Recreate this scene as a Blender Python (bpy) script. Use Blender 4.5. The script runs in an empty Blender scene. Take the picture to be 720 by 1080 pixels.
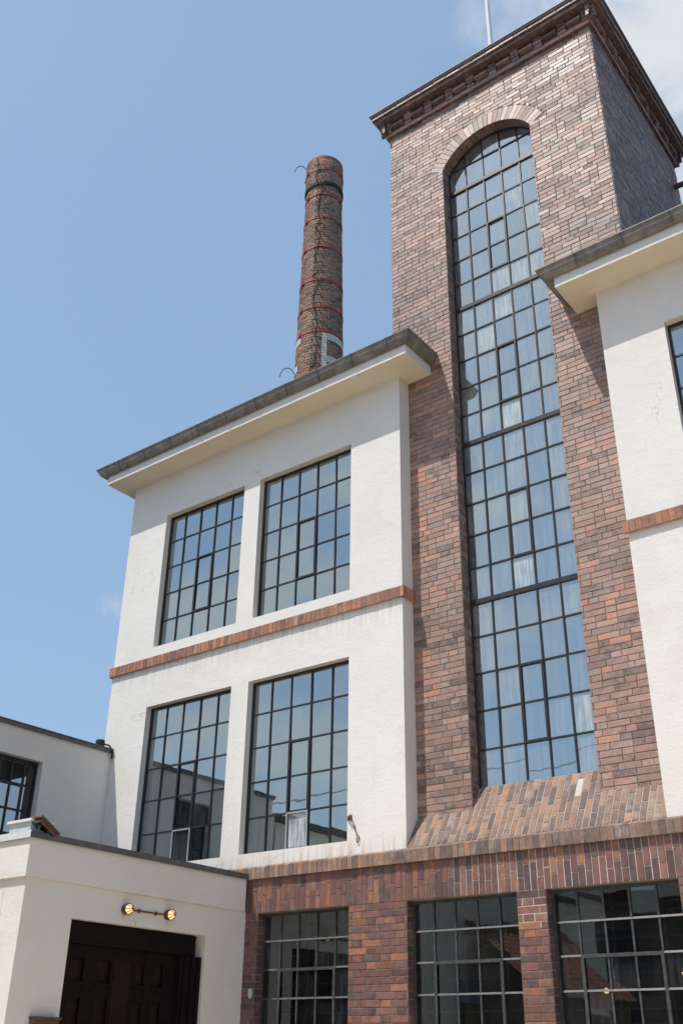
import bpy, math, random
from mathutils import Vector, Matrix
random.seed(7)
sc = bpy.context.scene
col = sc.collection

# ------------------------------------------------------------------ camera
def camera():
    cd = bpy.data.cameras.new('camera')
    cd.sensor_fit = 'VERTICAL'; cd.sensor_height = 36.0; cd.sensor_width = 24.0
    cd.lens = 1068.787 / 1080 * 36.0
    cd.clip_start = 0.05; cd.clip_end = 3000
    o = bpy.data.objects.new('camera', cd); col.objects.link(o)
    p, y, r = 0.49454856, 0.65582358, 0.01515882
    fw = Vector((-math.sin(y)*math.cos(p), math.cos(y)*math.cos(p), math.sin(p)))
    rt = Vector((math.cos(y), math.sin(y), 0)); up = rt.cross(fw)
    c, s = math.cos(r), math.sin(r)
    rt, up = rt*c+up*s, up*c-rt*s
    m = Matrix((rt, up, -fw)).transposed().to_4x4()
    m.translation = Vector((6.6844, -10.0, 1.6028))
    o.matrix_world = m
    sc.camera = o
camera()

# ------------------------------------------------------------------ light
LIGHT = Vector((0.53, 1.0, -2.26)).normalized()        # direction the sunlight travels
SUN_EL = math.asin(-LIGHT.z)
SUN_ROT = math.atan2(-LIGHT.x, -LIGHT.y)
def world():
    w = bpy.data.worlds.new('World'); sc.world = w; w.use_nodes = True
    nt = w.node_tree; n = nt.nodes; l = nt.links; n.clear()
    out = n.new('ShaderNodeOutputWorld'); bg = n.new('ShaderNodeBackground')
    sky = n.new('ShaderNodeTexSky'); sky.sky_type = 'NISHITA'; sky.sun_disc = False
    sky.sun_elevation = SUN_EL; sky.sun_rotation = SUN_ROT
    sky.air_density = 1.0; sky.dust_density = 1.6; sky.ozone_density = 1.0; sky.altitude = 60
    tc = n.new('ShaderNodeTexCoord')
    # clouds placed by world direction
    spots = [((-0.09, 0.62, 0.775), 0.970, 0.999, 0.95), ((-0.22, 0.55, 0.81), 0.9955, 0.9995, 0.55), ((-0.715, 0.583, 0.384), 0.9993, 0.9999, 0.35),
             ((-0.61, -0.745, 0.285), 0.965, 0.996, 0.86), ((-0.40, -0.78, 0.47), 0.95, 0.99, 0.55), ((-0.33, -0.62, 0.71), 0.95, 0.99, 0.55), ((0.5, -0.7, 0.5), 0.85, 0.97, 0.6)]
    acc = None
    for d, a, b, k in spots:
        dp = n.new('ShaderNodeVectorMath'); dp.operation = 'DOT_PRODUCT'
        l.new(tc.outputs['Generated'], dp.inputs[0]); dp.inputs[1].default_value = Vector(d).normalized()
        mr = n.new('ShaderNodeMapRange'); mr.interpolation_type = 'SMOOTHSTEP'
        mr.inputs['From Min'].default_value = a; mr.inputs['From Max'].default_value = b
        mr.inputs['To Max'].default_value = k
        l.new(dp.outputs['Value'], mr.inputs['Value'])
        if acc is None: acc = mr.outputs[0]
        else:
            mx = n.new('ShaderNodeMath'); mx.operation = 'MAXIMUM'
            l.new(acc, mx.inputs[0]); l.new(mr.outputs[0], mx.inputs[1]); acc = mx.outputs[0]
    mp = n.new('ShaderNodeMapping'); mp.inputs['Scale'].default_value = (1, 1, 1.5)
    l.new(tc.outputs['Generated'], mp.inputs['Vector'])
    nz = n.new('ShaderNodeTexNoise'); nz.inputs['Scale'].default_value = 7.5; nz.inputs['Detail'].default_value = 8
    nz.inputs['Roughness'].default_value = 0.58; nz.inputs['Distortion'].default_value = 0.35
    l.new(mp.outputs[0], nz.inputs['Vector'])
    ad = n.new('ShaderNodeMath'); ad.operation = 'MULTIPLY_ADD'     # noise + 0.5*mask
    l.new(acc, ad.inputs[0]); ad.inputs[1].default_value = 0.42; l.new(nz.outputs['Fac'], ad.inputs[2])
    cr = n.new('ShaderNodeMapRange'); cr.interpolation_type = 'SMOOTHSTEP'
    cr.inputs['From Min'].default_value = 0.62; cr.inputs['From Max'].default_value = 0.98
    l.new(ad.outputs[0], cr.inputs['Value'])
    ml = n.new('ShaderNodeMath'); ml.operation = 'MULTIPLY'; l.new(cr.outputs[0], ml.inputs[0])
    th = n.new('ShaderNodeMath'); th.operation = 'MINIMUM'; l.new(acc, th.inputs[0]); th.inputs[1].default_value = 1
    t2 = n.new('ShaderNodeMapRange'); t2.inputs['From Max'].default_value = 0.35; l.new(th.outputs[0], t2.inputs['Value'])
    l.new(t2.outputs[0], ml.inputs[1])
    # thin high haze over the whole sky
    hz = n.new('ShaderNodeMix'); hz.data_type = 'RGBA'
    l.new(sky.outputs[0], hz.inputs['A']); hz.inputs['B'].default_value = (3.3, 5.0, 7.3, 1); hz.inputs['Factor'].default_value = HAZE
    mix = n.new('ShaderNodeMix'); mix.data_type = 'RGBA'
    l.new(ml.outputs[0], mix.inputs['Factor']); l.new(hz.outputs['Result'], mix.inputs['A'])
    mix.inputs['B'].default_value = (5.7, 6.0, 6.3, 1)
    l.new(mix.outputs['Result'], bg.inputs['Color']); bg.inputs['Strength'].default_value = SKY_STRENGTH
    l.new(bg.outputs[0], out.inputs['Surface'])
SKY_STRENGTH = 0.125; HAZE = 0.5
world()
sd = bpy.data.lights.new('sun', 'SUN'); sd.energy = 4.2; sd.angle = math.radians(0.53); sd.color = (1.0, 0.95, 0.88)
so = bpy.data.objects.new('sun', sd); col.objects.link(so)
so.rotation_euler = LIGHT.to_track_quat('-Z', 'Y').to_euler(); so.location = (-10, -20, 40)
sc.view_settings.view_transform = 'Standard'; sc.view_settings.look = 'None'
sc.view_settings.gamma = 1.0; sc.view_settings.use_curve_mapping = False
sc.view_settings.exposure = 0.04
sc.cycles.max_bounces = 8; sc.cycles.transparent_max_bounces = 12
sc.cycles.caustics_reflective = False; sc.cycles.caustics_refractive = False

# ------------------------------------------------------------------ mesh collector
class MB:
    def __init__(s): s.v = []; s.f = []; s.m = []; s.a = []
    def face(s, pts, m=0, a=(0.5, 0.5, 0.5)):
        i = len(s.v); s.v += [tuple(p) for p in pts]; s.f.append(tuple(range(i, i+len(pts)))); s.m.append(m); s.a.append(a)
    def idx(s, verts, faces, m=0, a=(0.5, 0.5, 0.5)):
        i = len(s.v); s.v += [tuple(p) for p in verts]
        for f in faces: s.f.append(tuple(i+k for k in f)); s.m.append(m); s.a.append(a)
    def box(s, x0, x1, y0, y1, z0, z1, m=0, a=(0.5, 0.5, 0.5), T=None):
        vs = [Vector((x, y, z)) for z in (z0, z1) for y in (y0, y1) for x in (x0, x1)]
        if T: vs = [T(p) for p in vs]
        fs = [(0,2,3,1),(4,5,7,6),(0,1,5,4),(2,6,7,3),(0,4,6,2),(1,3,7,5)]
        if T:   # keep outward winding whatever the handedness of T
            e = (vs[1]-vs[0]).cross(vs[2]-vs[0]).dot(vs[4]-vs[0])
            if e < 0: fs = [tuple(reversed(f)) for f in fs]
        s.idx(vs, fs, m, a)
    def tube(s, pts, r, n=8, m=0, a=(0.5,0.5,0.5), r2=None, cap=True):
        pts = [Vector(p) for p in pts]; rings = []
        for i, p in enumerate(pts):
            d = (pts[min(i+1, len(pts)-1)] - pts[max(i-1, 0)]).normalized()
            h = Vector((0,0,1)) if abs(d.z) < 0.9 else Vector((1,0,0))
            u = d.cross(h).normalized(); w = u.cross(d)
            rr = r if r2 is None else r + (r2-r)*i/(len(pts)-1)
            rings.append([p + (u*math.cos(2*math.pi*k/n) + w*math.sin(2*math.pi*k/n))*rr for k in range(n)])
        vs = [q for g in rings for q in g]; fs = []
        for i in range(len(pts)-1):
            for k in range(n):
                fs.append((i*n+k, (i+1)*n+k, (i+1)*n+(k+1)%n, i*n+(k+1)%n))
        if cap: fs.append(tuple(range(n))); fs.append(tuple(reversed(range((len(pts)-1)*n, len(pts)*n))))
        s.idx(vs, fs, m, a)
    def lathe(s, prof, c, n=32, m=0, a=(0.5,0.5,0.5), axis=None):
        # prof: (radius, height) list about +Z through c, or about 'axis'
        q = Vector((0,0,1)).rotation_difference(Vector(axis)) if axis else None
        vs = []
        for r, h in prof:
            for k in range(n):
                p = Vector((r*math.cos(2*math.pi*k/n), r*math.sin(2*math.pi*k/n), h))
                if q: p = q @ p
                vs.append(p + Vector(c))
        fs = [(i*n+k, i*n+(k+1)%n, (i+1)*n+(k+1)%n, (i+1)*n+k) for i in range(len(prof)-1) for k in range(n)]
        s.idx(vs, fs, m, a)
    def build(s, name, mats, parent=None, smooth=False):
        me = bpy.data.meshes.new(name); me.from_pydata(s.v, [], s.f)
        if not isinstance(mats, (list, tuple)): mats = [mats]
        for mt in mats: me.materials.append(mt)
        me.polygons.foreach_set('material_index', s.m)
        at = me.attributes.new('bk', 'FLOAT_VECTOR', 'FACE')
        at.data.foreach_set('vector', [c for t in s.a for c in t])
        if smooth: me.polygons.foreach_set('use_smooth', [True]*len(s.f))
        me.update()
        o = bpy.data.objects.new(name, me); col.objects.link(o)
        if parent: 
            o.parent = parent
            par = parent; loc = Vector((0,0,0))
            while par: loc += par.location; par = par.parent
            me.transform(Matrix.Translation(-loc))
        return o

def tag(o, label, cat, group=None):
    o['label'] = label; o['category'] = cat
    if group: o['group'] = group
    return o
def thing(name, label, cat, loc=(0,0,0), group=None):
    o = bpy.data.objects.new(name, None); col.objects.link(o); o.location = loc; o.empty_display_size = 0.3
    return tag(o, label, cat, group)

# ------------------------------------------------------------------ materials
def mat(name):
    m = bpy.data.materials.new(name); m.use_nodes = True
    n = m.node_tree.nodes; n.clear()
    out = n.new('ShaderNodeOutputMaterial'); b = n.new('ShaderNodeBsdfPrincipled')
    m.node_tree.links.new(b.outputs[0], out.inputs['Surface'])
    return m, m.node_tree, b
def N(nt, kind, **kw):
    x = nt.nodes.new('ShaderNode'+kind)
    for k, v in kw.items():
        if hasattr(x, k): setattr(x, k, v)
        else: x.inputs[k].default_value = v
    return x
def noise(nt, scale, detail=4, rough=0.55, vec=None, stretch=None, dist=0.0):
    tc = N(nt, 'TexCoord'); src = tc.outputs['Object']
    if stretch:
        mp = N(nt, 'Mapping'); mp.inputs['Scale'].default_value = stretch; nt.links.new(src, mp.inputs[0]); src = mp.outputs[0]
    z = N(nt, 'TexNoise'); z.inputs['Scale'].default_value = scale; z.inputs['Detail'].default_value = detail
    z.inputs['Roughness'].default_value = rough; z.inputs['Distortion'].default_value = dist
    nt.links.new(src, z.inputs['Vector']); return z.outputs['Fac']
def mrange(nt, src, a, b, lo=0.0, hi=1.0):
    r = N(nt, 'MapRange'); r.interpolation_type = 'SMOOTHSTEP'
    for k, v in (('From Min', a), ('From Max', b), ('To Min', lo), ('To Max', hi)): r.inputs[k].default_value = v
    nt.links.new(src, r.inputs['Value']); return r.outputs[0]
def mixc(nt, fac, a, b, blend='MIX'):
    x = N(nt, 'Mix', data_type='RGBA', blend_type=blend)
    for s, v in (('A', a), ('B', b)):
        if isinstance(v, tuple): x.inputs[s].default_value = (*v, 1)
        else: nt.links.new(v, x.inputs[s])
    if isinstance(fac, float): x.inputs['Factor'].default_value = fac
    else: nt.links.new(fac, x.inputs['Factor'])
    return x.outputs['Result']
def math_(nt, op, a, b):
    x = N(nt, 'Math', operation=op)
    for i, v in enumerate((a, b)):
        if isinstance(v, (int, float)): x.inputs[i].default_value = v
        else: nt.links.new(v, x.inputs[i])
    return x.outputs[0]
def bump(nt, b, h, strength, dist):
    x = N(nt, 'Bump'); x.inputs['Strength'].default_value = strength; x.inputs['Distance'].default_value = dist
    nt.links.new(h, x.inputs['Height']); nt.links.new(x.outputs[0], b.inputs['Normal'])

def brick_mat(name, ramp, rough=(0.32, 0.6), spec=0.5, lime=0.25, speck=0.5, sat=1.0):
    m, nt, b = mat(name); L = nt.links
    at = N(nt, 'Attribute', attribute_name='bk'); sp = N(nt, 'SeparateXYZ'); L.new(at.outputs['Vector'], sp.inputs[0])
    cr = N(nt, 'ValToRGB'); e = cr.color_ramp.elements
    for i, (p, c) in enumerate(ramp):
        x = e[i] if i < 2 else e.new(p)
        x.position = p; x.color = (*c, 1)
    cr.color_ramp.interpolation = 'LINEAR'
    n0 = noise(nt, 13, 5, 0.65)
    L.new(math_(nt, 'ADD', sp.outputs['X'], mrange(nt, n0, 0.28, 0.72, -0.24, 0.24)), cr.inputs[0])
    drift = noise(nt, 0.7, 4, 0.6)
    n1 = noise(nt, 38, 5, 0.6); n2 = noise(nt, 9, 4, 0.6); n3 = noise(nt, 130, 2, 0.5)
    c = mixc(nt, mrange(nt, n1, 0.4, 0.75, 0, 0.4), cr.outputs[0], (0.085, 0.06, 0.055))
    v = N(nt, 'HueSaturation'); v.inputs['Saturation'].default_value = sat
    L.new(c, v.inputs['Color']); L.new(math_(nt, 'MULTIPLY', mrange(nt, sp.outputs['Y'], 0, 1, 0.88, 1.14), mrange(nt, drift, 0.3, 0.7, 0.84, 1.14)), v.inputs['Value'])
    # pale lime bloom left on single bricks
    lm = math_(nt, 'MULTIPLY', mrange(nt, sp.outputs['Z'], 0.55, 1.0), mrange(nt, n2, 0.42, 0.66, 0, lime))
    c = mixc(nt, lm, v.outputs[0], (0.5, 0.44, 0.4))
    c = mixc(nt, mrange(nt, n3, 0.62, 0.75, 0, speck), c, (0.05, 0.035, 0.035))
    L.new(c, b.inputs['Base Color'])
    L.new(mrange(nt, math_(nt, 'ADD', math_(nt, 'MULTIPLY', sp.outputs['Z'], 0.6), math_(nt, 'MULTIPLY', n1, 0.4)), 0.15, 0.85, rough[0], rough[1]), b.inputs['Roughness'])
    b.inputs['Specular IOR Level'].default_value = spec
    bump(nt, b, math_(nt, 'ADD', n1, n3), 0.35, 0.006)
    return m
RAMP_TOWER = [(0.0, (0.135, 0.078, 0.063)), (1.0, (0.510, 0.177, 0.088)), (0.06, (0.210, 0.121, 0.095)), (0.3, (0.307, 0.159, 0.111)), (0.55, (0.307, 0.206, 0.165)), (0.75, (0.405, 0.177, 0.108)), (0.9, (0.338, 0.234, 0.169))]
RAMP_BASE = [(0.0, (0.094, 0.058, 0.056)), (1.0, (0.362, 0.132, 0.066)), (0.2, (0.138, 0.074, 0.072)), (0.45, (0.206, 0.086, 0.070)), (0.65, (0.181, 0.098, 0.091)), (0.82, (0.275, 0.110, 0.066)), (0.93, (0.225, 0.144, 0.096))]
RAMP_LEDGE = [(0.0, (0.145, 0.105, 0.092)), (1.0, (0.392, 0.203, 0.121)), (0.3, (0.217, 0.140, 0.115)), (0.6, (0.275, 0.171, 0.132)), (0.8, (0.290, 0.210, 0.162))]
RAMP_CHIM = [(0.0, (0.14, 0.095, 0.08)), (1.0, (0.46, 0.235, 0.14)), (0.4, (0.27, 0.18, 0.145)), (0.7, (0.35, 0.215, 0.16))]
M_BRICK_T = brick_mat('clinker_tower', RAMP_TOWER, (0.48, 0.68), 0.9, 0.35, sat=0.88)
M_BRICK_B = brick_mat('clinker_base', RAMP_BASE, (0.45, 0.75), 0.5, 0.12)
M_BRICK_C = brick_mat('chimney_brick', RAMP_CHIM, (0.6, 0.85), 0.3, 0.3, sat=1.15)
def mortar(name, c1, c2):
    m, nt, b = mat(name)
    nt.links.new(mixc(nt, mrange(nt, noise(nt, 5, 5), 0.35, 0.7), c1, c2), b.inputs['Base Color'])
    b.inputs['Roughness'].default_value = 0.95
    bump(nt, b, noise(nt, 160, 3), 0.5, 0.004); return m
M_MORT_T = mortar('mortar_tower', (0.26, 0.205, 0.165), (0.38, 0.31, 0.26))
M_MORT_B = mortar('mortar_base', (0.17, 0.145, 0.125), (0.27, 0.24, 0.21))
M_MORT_P = mortar('mortar_repointed', (0.48, 0.45, 0.42), (0.6, 0.57, 0.53))
M_MORT_C = mortar('mortar_chimney', (0.42, 0.37, 0.31), (0.55, 0.50, 0.44))

def stucco(name, c, c2, drips=None):
    m, nt, b = mat(name); L = nt.links
    n1 = noise(nt, 0.8, 5, 0.6); n2 = noise(nt, 5, 6, 0.65); st = noise(nt, 6, 5, 0.6, stretch=(1.6, 1.6, 0.09))
    k = mixc(nt, mrange(nt, n1, 0.35, 0.75, 0, 0.8), c, c2)
    k = mixc(nt, mrange(nt, n2, 0.58, 0.8, 0, 0.25), k, tuple(x*0.8 for x in c2))
    k = mixc(nt, mrange(nt, st, 0.6, 0.8, 0, 0.12), k, (0.46, 0.40, 0.33))
    cn = noise(nt, 1.3, 3, 0.5, dist=0.8); cm = noise(nt, 0.9, 2, 0.5)
    ca = math_(nt, 'ABSOLUTE', math_(nt, 'SUBTRACT', cn, 0.5), 0.0)
    crk = math_(nt, 'MULTIPLY', mrange(nt, ca, 0.0015, 0.0045, 1.0, 0.0), mrange(nt, cm, 0.60, 0.68, 0, 0.45))
    k = mixc(nt, crk, k, (0.30, 0.26, 0.22))
    pt = noise(nt, 1.7, 2, 0.4); k = mixc(nt, mrange(nt, pt, 0.60, 0.615, 0, 0.35), k, tuple(min(0.82, x*1.05) for x in c))
    if drips:
        geo = N(nt, 'NewGeometry'); sp = N(nt, 'SeparateXYZ'); L.new(geo.outputs['Position'], sp.inputs[0])
        d2 = noise(nt, 9, 4, 0.6, stretch=(2.2, 2.2, 0.10)); dm = mrange(nt, d2, 0.40, 0.68)
        for z0, z1, flip, amt in drips:      # run-off stains hanging from ledges (flip: rising from a foot)
            band = mrange(nt, sp.outputs['Z'], z0, z1)
            if flip: band = math_(nt, 'SUBTRACT', 1.0, band)
            else: band = math_(nt, 'MULTIPLY', band, math_(nt, 'LESS_THAN', sp.outputs['Z'], z1))
            k = mixc(nt, math_(nt, 'MULTIPLY', math_(nt, 'MULTIPLY', band, dm), amt), k, (0.40, 0.30, 0.21))
    L.new(k, b.inputs['Base Color']); b.inputs['Roughness'].default_value = 0.88; b.inputs['Specular IOR Level'].default_value = 0.25
    h = math_(nt, 'ADD', noise(nt, 34, 6, 0.75), math_(nt, 'MULTIPLY', noise(nt, 5.0, 5, 0.7), 1.5))
    bump(nt, b, h, 0.30, 0.02)
    return m
M_WHITE = stucco('white_stucco', (0.79, 0.765, 0.725), (0.73, 0.70, 0.655))
M_WHITE_L = stucco('white_stucco_stained', (0.79, 0.765, 0.725), (0.73, 0.70, 0.655), [(6.45, 6.85, False, 0.35), (3.724, 3.95, True, 0.5)])
M_SOFFIT = stucco('soffit_paint', (0.76, 0.68, 0.55), (0.72, 0.63, 0.48))
M_FASCIA = stucco('fascia_paint', (0.77, 0.74, 0.70), (0.70, 0.67, 0.62))
M_CREAM = stucco('cream_stucco', (0.755, 0.73, 0.69), (0.70, 0.67, 0.625))
def simple(name, c, rough=0.6, metal=0.0, var=0.25, sc_=12, spec=0.5, bmp=0.1):
    m, nt, b = mat(name)
    nt.links.new(mixc(nt, mrange(nt, noise(nt, sc_, 5, 0.6), 0.3, 0.75), tuple(x*(1-var) for x in c), tuple(min(1, x*(1+var)) for x in c)), b.inputs['Base Color'])
    b.inputs['Roughness'].default_value = rough; b.inputs['Metallic'].default_value = metal; b.inputs['Specular IOR Level'].default_value = spec
    if bmp: bump(nt, b, noise(nt, sc_*4, 4), bmp, 0.004)
    return m
M_GUTTER = simple('weathered_zinc', (0.22, 0.20, 0.165), 0.55, 0.2, 0.3, 7)
M_ROOF = simple('roof_felt', (0.10, 0.095, 0.09), 0.85)
M_COPING = simple('coping_metal', (0.12, 0.12, 0.125), 0.5, 0.3, 0.25, 6)
M_STEEL = simple('black_steel_paint', (0.022, 0.022, 0.025), 0.42, 0.0, 0.4, 20)
M_STEEL_G = simple('grey_steel_paint', (0.06, 0.06, 0.064), 0.5, 0.0, 0.35, 18)
M_DOOR = simple('black_door_paint', (0.008, 0.006, 0.006), 0.6, 0.0, 0.3, 9, 0.15)
M_DOORPANE = simple('brown_door_pane', (0.018, 0.011, 0.009), 0.35, 0.0, 0.4, 5, 0.25)
M_FLASH = simple('bright_flashing', (0.62, 0.60, 0.56), 0.4, 0.4, 0.1)
M_POLE = simple('white_pole_paint', (0.75, 0.75, 0.75), 0.35, 0.0, 0.08)
M_RED = simple('red_oxide_hoop', (0.36, 0.075, 0.055), 0.7, 0.0, 0.25, 14)
M_DARKHOOP = simple('sooty_collar', (0.03, 0.028, 0.028), 0.8)
M_CABLE = simple('black_cable', (0.02, 0.018, 0.018), 0.8)
M_WBRICK = simple('white_glazed_brick', (0.62, 0.60, 0.55), 0.5, 0.0, 0.15, 14)
M_RUST = simple('rusty_iron', (0.16, 0.075, 0.04), 0.75, 0.2, 0.4, 30)
M_FLOOD = simple('bronze_housing', (0.15, 0.085, 0.06), 0.45, 0.3, 0.25, 14)
M_PLAQUE = simple('pale_enamel', (0.42, 0.50, 0.47), 0.35, 0.0, 0.1)
M_BLUEW = simple('painted_block', (0.62, 0.66, 0.68), 0.7, 0.0, 0.1, 14)
M_VENT = simple('bare_aluminium_frame', (0.40, 0.43, 0.43), 0.5, 0.2, 0.1)
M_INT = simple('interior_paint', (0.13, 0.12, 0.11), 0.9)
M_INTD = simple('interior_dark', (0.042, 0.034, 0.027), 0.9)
M_FLOOR = simple('interior_floor', (0.06, 0.045, 0.035), 0.7)
M_PAVE = simple('courtyard_paving', (0.64, 0.535, 0.39), 0.9, 0.0, 0.12, 2.5)
M_ASPH = simple('dark_asphalt', (0.06, 0.058, 0.055), 0.9, 0.0, 0.2, 2)
M_TILE = simple('red_roof_tile', (0.30, 0.10, 0.06), 0.75, 0.0, 0.35, 5)
M_RENDER = simple('grey_render', (0.13, 0.11, 0.09), 0.9, 0.0, 0.2, 2)
def curtain_mat():
    m, nt, b = mat('curtain_cloth')
    st = noise(nt, 10, 3, 0.5, stretch=(2.5, 2.5, 0.15))
    nt.links.new(mixc(nt, mrange(nt, st, 0.3, 0.7), (0.20, 0.26, 0.29), (0.44, 0.50, 0.52)), b.inputs['Base Color']); b.inputs['Roughness'].default_value = 0.9
    return m
M_CURTAIN = curtain_mat()
def glass(name, refl, tint, dirt_amt, dirt_col=(0.55, 0.61, 0.64), fres=1.7):
    m = bpy.data.materials.new(name); m.use_nodes = True; nt = m.node_tree; nt.nodes.clear(); L = nt.links
    out = N(nt, 'OutputMaterial'); tr = N(nt, 'BsdfTransparent'); tr.inputs[0].default_value = (*tint, 1)
    gl = N(nt, 'BsdfGlossy'); gl.inputs['Roughness'].default_value = 0.015; gl.inputs['Color'].default_value = (0.82, 0.93, 0.95, 1)
    wob = noise(nt, 2.2, 2, 0.4); bm = N(nt, 'Bump'); bm.inputs['Strength'].default_value = 0.05; bm.inputs['Distance'].default_value = 0.02
    L.new(wob, bm.inputs['Height']); L.new(bm.outputs[0], gl.inputs['Normal'])
    lw = N(nt, 'Fresnel'); lw.inputs['IOR'].default_value = 1.52
    fac = math_(nt, 'MINIMUM', math_(nt, 'ADD', math_(nt, 'MULTIPLY', lw.outputs[0], fres), refl), 1.0)
    mx = N(nt, 'MixShader'); L.new(fac, mx.inputs[0]); L.new(tr.outputs[0], mx.inputs[1]); L.new(gl.outputs[0], mx.inputs[2])
    at = N(nt, 'Attribute', attribute_name='bk'); sp = N(nt, 'SeparateXYZ'); L.new(at.outputs['Vector'], sp.inputs[0])
    st = noise(nt, 9, 5, 0.65, stretch=(3.0, 3.0, 0.22)); bl = noise(nt, 3.0, 5, 0.6)
    d = math_(nt, 'MULTIPLY', sp.outputs['X'], mrange(nt, math_(nt, 'ADD', math_(nt, 'MULTIPLY', st, 0.7), math_(nt, 'MULTIPLY', bl, 0.3)), 0.33, 0.68, 0.12, 1.0))
    d = math_(nt, 'MULTIPLY', d, dirt_amt)
    df = N(nt, 'BsdfDiffuse'); df.inputs['Color'].default_value = (*dirt_col, 1)
    m2 = N(nt, 'MixShader'); L.new(d, m2.inputs[0]); L.new(mx.outputs[0], m2.inputs[1]); L.new(df.outputs[0], m2.inputs[2])
    L.new(m2.outputs[0], out.inputs['Surface']); return m
M_GLASS = glass('window_glass', 0.40, (0.60, 0.68, 0.70), 0.36)
M_GLASS_T = glass('tower_glass', 0.44, (0.58, 0.70, 0.76), 0.60)
M_GLASS_D = glass('base_glass', 0.08, (0.55, 0.53, 0.50), 0.04, fres=1.6)
M_GLASS_W = glass('wing_glass', 0.0, (0.5, 0.48, 0.45), 0.05, fres=0.3)
def emit(name, c, s):
    m, nt, b = mat(name); b.inputs['Base Color'].default_value = (*c, 1); b.inputs['Emission Color'].default_value = (*c, 1); b.inputs['Emission Strength'].default_value = s
    b.inputs['Roughness'].default_value = 0.2; return m
M_BULB = emit('warm_lamp_glass', (1.0, 0.62, 0.30), 1.0)
M_BULB2 = emit('pendant_glow', (1.0, 0.75, 0.42), 1.6)

# ------------------------------------------------------------------ bricks
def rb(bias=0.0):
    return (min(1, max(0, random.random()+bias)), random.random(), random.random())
STR, HDR, J = 0.25, 0.12, 0.010
def brick(mb, P, U, V, Nn, u0, u1, v0, v1, h, a, mi):
    """one brick standing h proud of the plane (P,U,V), chamfered, slightly out of true"""
    j = lambda s: random.uniform(-s, s)
    h2 = h + j(min(0.0025, h*.3)); b = 0.003
    u0 += j(.002); u1 += j(.002); v0 += j(.0015); v1 += j(.0015)
    back = [(u0,v0),(u1,v0),(u1,v1),(u0,v1)]; fr = [(u0+b,v0+b),(u1-b,v0+b),(u1-b,v1-b),(u0+b,v1-b)]
    tilt = [j(.0012) for _ in range(4)]
    vs = [P+U*x+V*y for x, y in back] + [P+U*x+V*y+Nn*(h2-0.002) for x, y in back] + [P+U*x+V*y+Nn*(h2+t) for (x, y), t in zip(fr, tilt)]
    fs = [(8,9,10,11)]
    for k in range(4):
        n = (k+1) % 4; fs += [(k, n, 4+n, 4+k), (4+k, 4+n, 8+n, 8+k)]
    mb.idx(vs, fs, mi, a)
def brick_field(mb, P, U, V, W, H, course, mi, clip=None, bond='mark', h=0.008, joint=J, bias=0.0, skip=0.0, biasf=None):
    P = Vector(P); U = Vector(U).normalized(); V = Vector(V).normalized(); Nn = U.cross(V)
    rows = max(1, round(H/course)); ch = H/rows
    for r in range(rows):
        v0 = r*ch + joint/2; v1 = (r+1)*ch - joint/2; vm = (v0+v1)/2
        ivs = clip(vm) if clip else [(0, W)]
        x = {'mark': [0, -0.13, -0.26, -0.39, -0.195][r % 5], 'flem': -0.195 if r % 2 else 0.0, 'run': -(r % 2)*0.13,
             'third': -(r % 3)*0.125, 'single': 0.0}[bond]
        k = {'mark': (r*2) % 3, 'flem': 0, 'run': 0, 'third': 0, 'single': 0}[bond]
        seq = []
        while x < W:
            if bond == 'mark': Lb = HDR if k % 3 == 2 else STR
            elif bond == 'flem': Lb = STR if k % 2 == 0 else HDR
            elif bond == 'third': Lb = STR if k % 2 == 0 else HDR
            elif bond == 'single': Lb = H if False else W
            else: Lb = STR
            if random.random() < 0.04 and bond == 'mark': Lb = HDR
            seq.append((x, x+Lb)); x += Lb + joint; k += 1
        for a0, a1 in seq:
            for c0, c1 in ivs:
                s0, s1 = max(a0, c0+joint*0.3), min(a1, c1-joint*0.3)
                if s1 - s0 < 0.022: continue
                if random.random() < skip: continue
                bb = bias + (biasf((s0+s1)/2, vm) if biasf else 0)
                hole = random.random() < 0.005
                brick(mb, P, U, V, Nn, s0, s1, v0, v1, h*(0.3 if hole else 1), (0, 0, 0) if hole else rb(bb), mi)
def sub(ivs, a, b):
    out = []
    for x, y in ivs:
        if b <= x or a >= y: out.append((x, y)); continue
        if a > x: out.append((x, a))
        if b < y: out.append((b, y))
    return out

# ------------------------------------------------------------------ stucco wall sheets with openings
def wall_sheet(mb, T, u0, u1, w0, w1, depth, holes, m=0, back=True):
    """front sheet in (u,w) at n=0, thickness to n=-depth; holes [(u0,u1,w0,w1)]"""
    us = sorted({u0, u1, *[h[0] for h in holes], *[h[1] for h in holes]}); ws = sorted({w0, w1, *[h[2] for h in holes], *[h[3] for h in holes]})
    us = [u for u in us if u0 <= u <= u1]; ws = [w for w in ws if w0 <= w <= w1]
    inh = lambda u, w: any(h[0] < u < h[1] and h[2] < w < h[3] for h in holes)
    for i in range(len(us)-1):
        for k in range(len(ws)-1):
            if inh((us[i]+us[i+1])/2, (ws[k]+ws[k+1])/2): continue
            a, b, c, d = us[i], us[i+1], ws[k], ws[k+1]
            mb.face([T((a, 0, c)), T((b, 0, c)), T((b, 0, d)), T((a, 0, d))], m)
            if back: mb.face([T((a, -depth, d)), T((b, -depth, d)), T((b, -depth, c)), T((a, -depth, c))], m)
    def rim(a, b, c, d, s):
        q = [((a,0,c),(a,-depth,c),(a,-depth,d),(a,0,d)), ((b,0,d),(b,-depth,d),(b,-depth,c),(b,0,c)),
             ((a,0,d),(a,-depth,d),(b,-depth,d),(b,0,d)), ((b,0,c),(b,-depth,c),(a,-depth,c),(a,0,c))]
        for f in q: mb.face([T(p) for p in (f if s > 0 else reversed(f))], m)
    rim(u0, u1, w0, w1, -1)
    for h in holes: rim(*h, 1)
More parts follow.
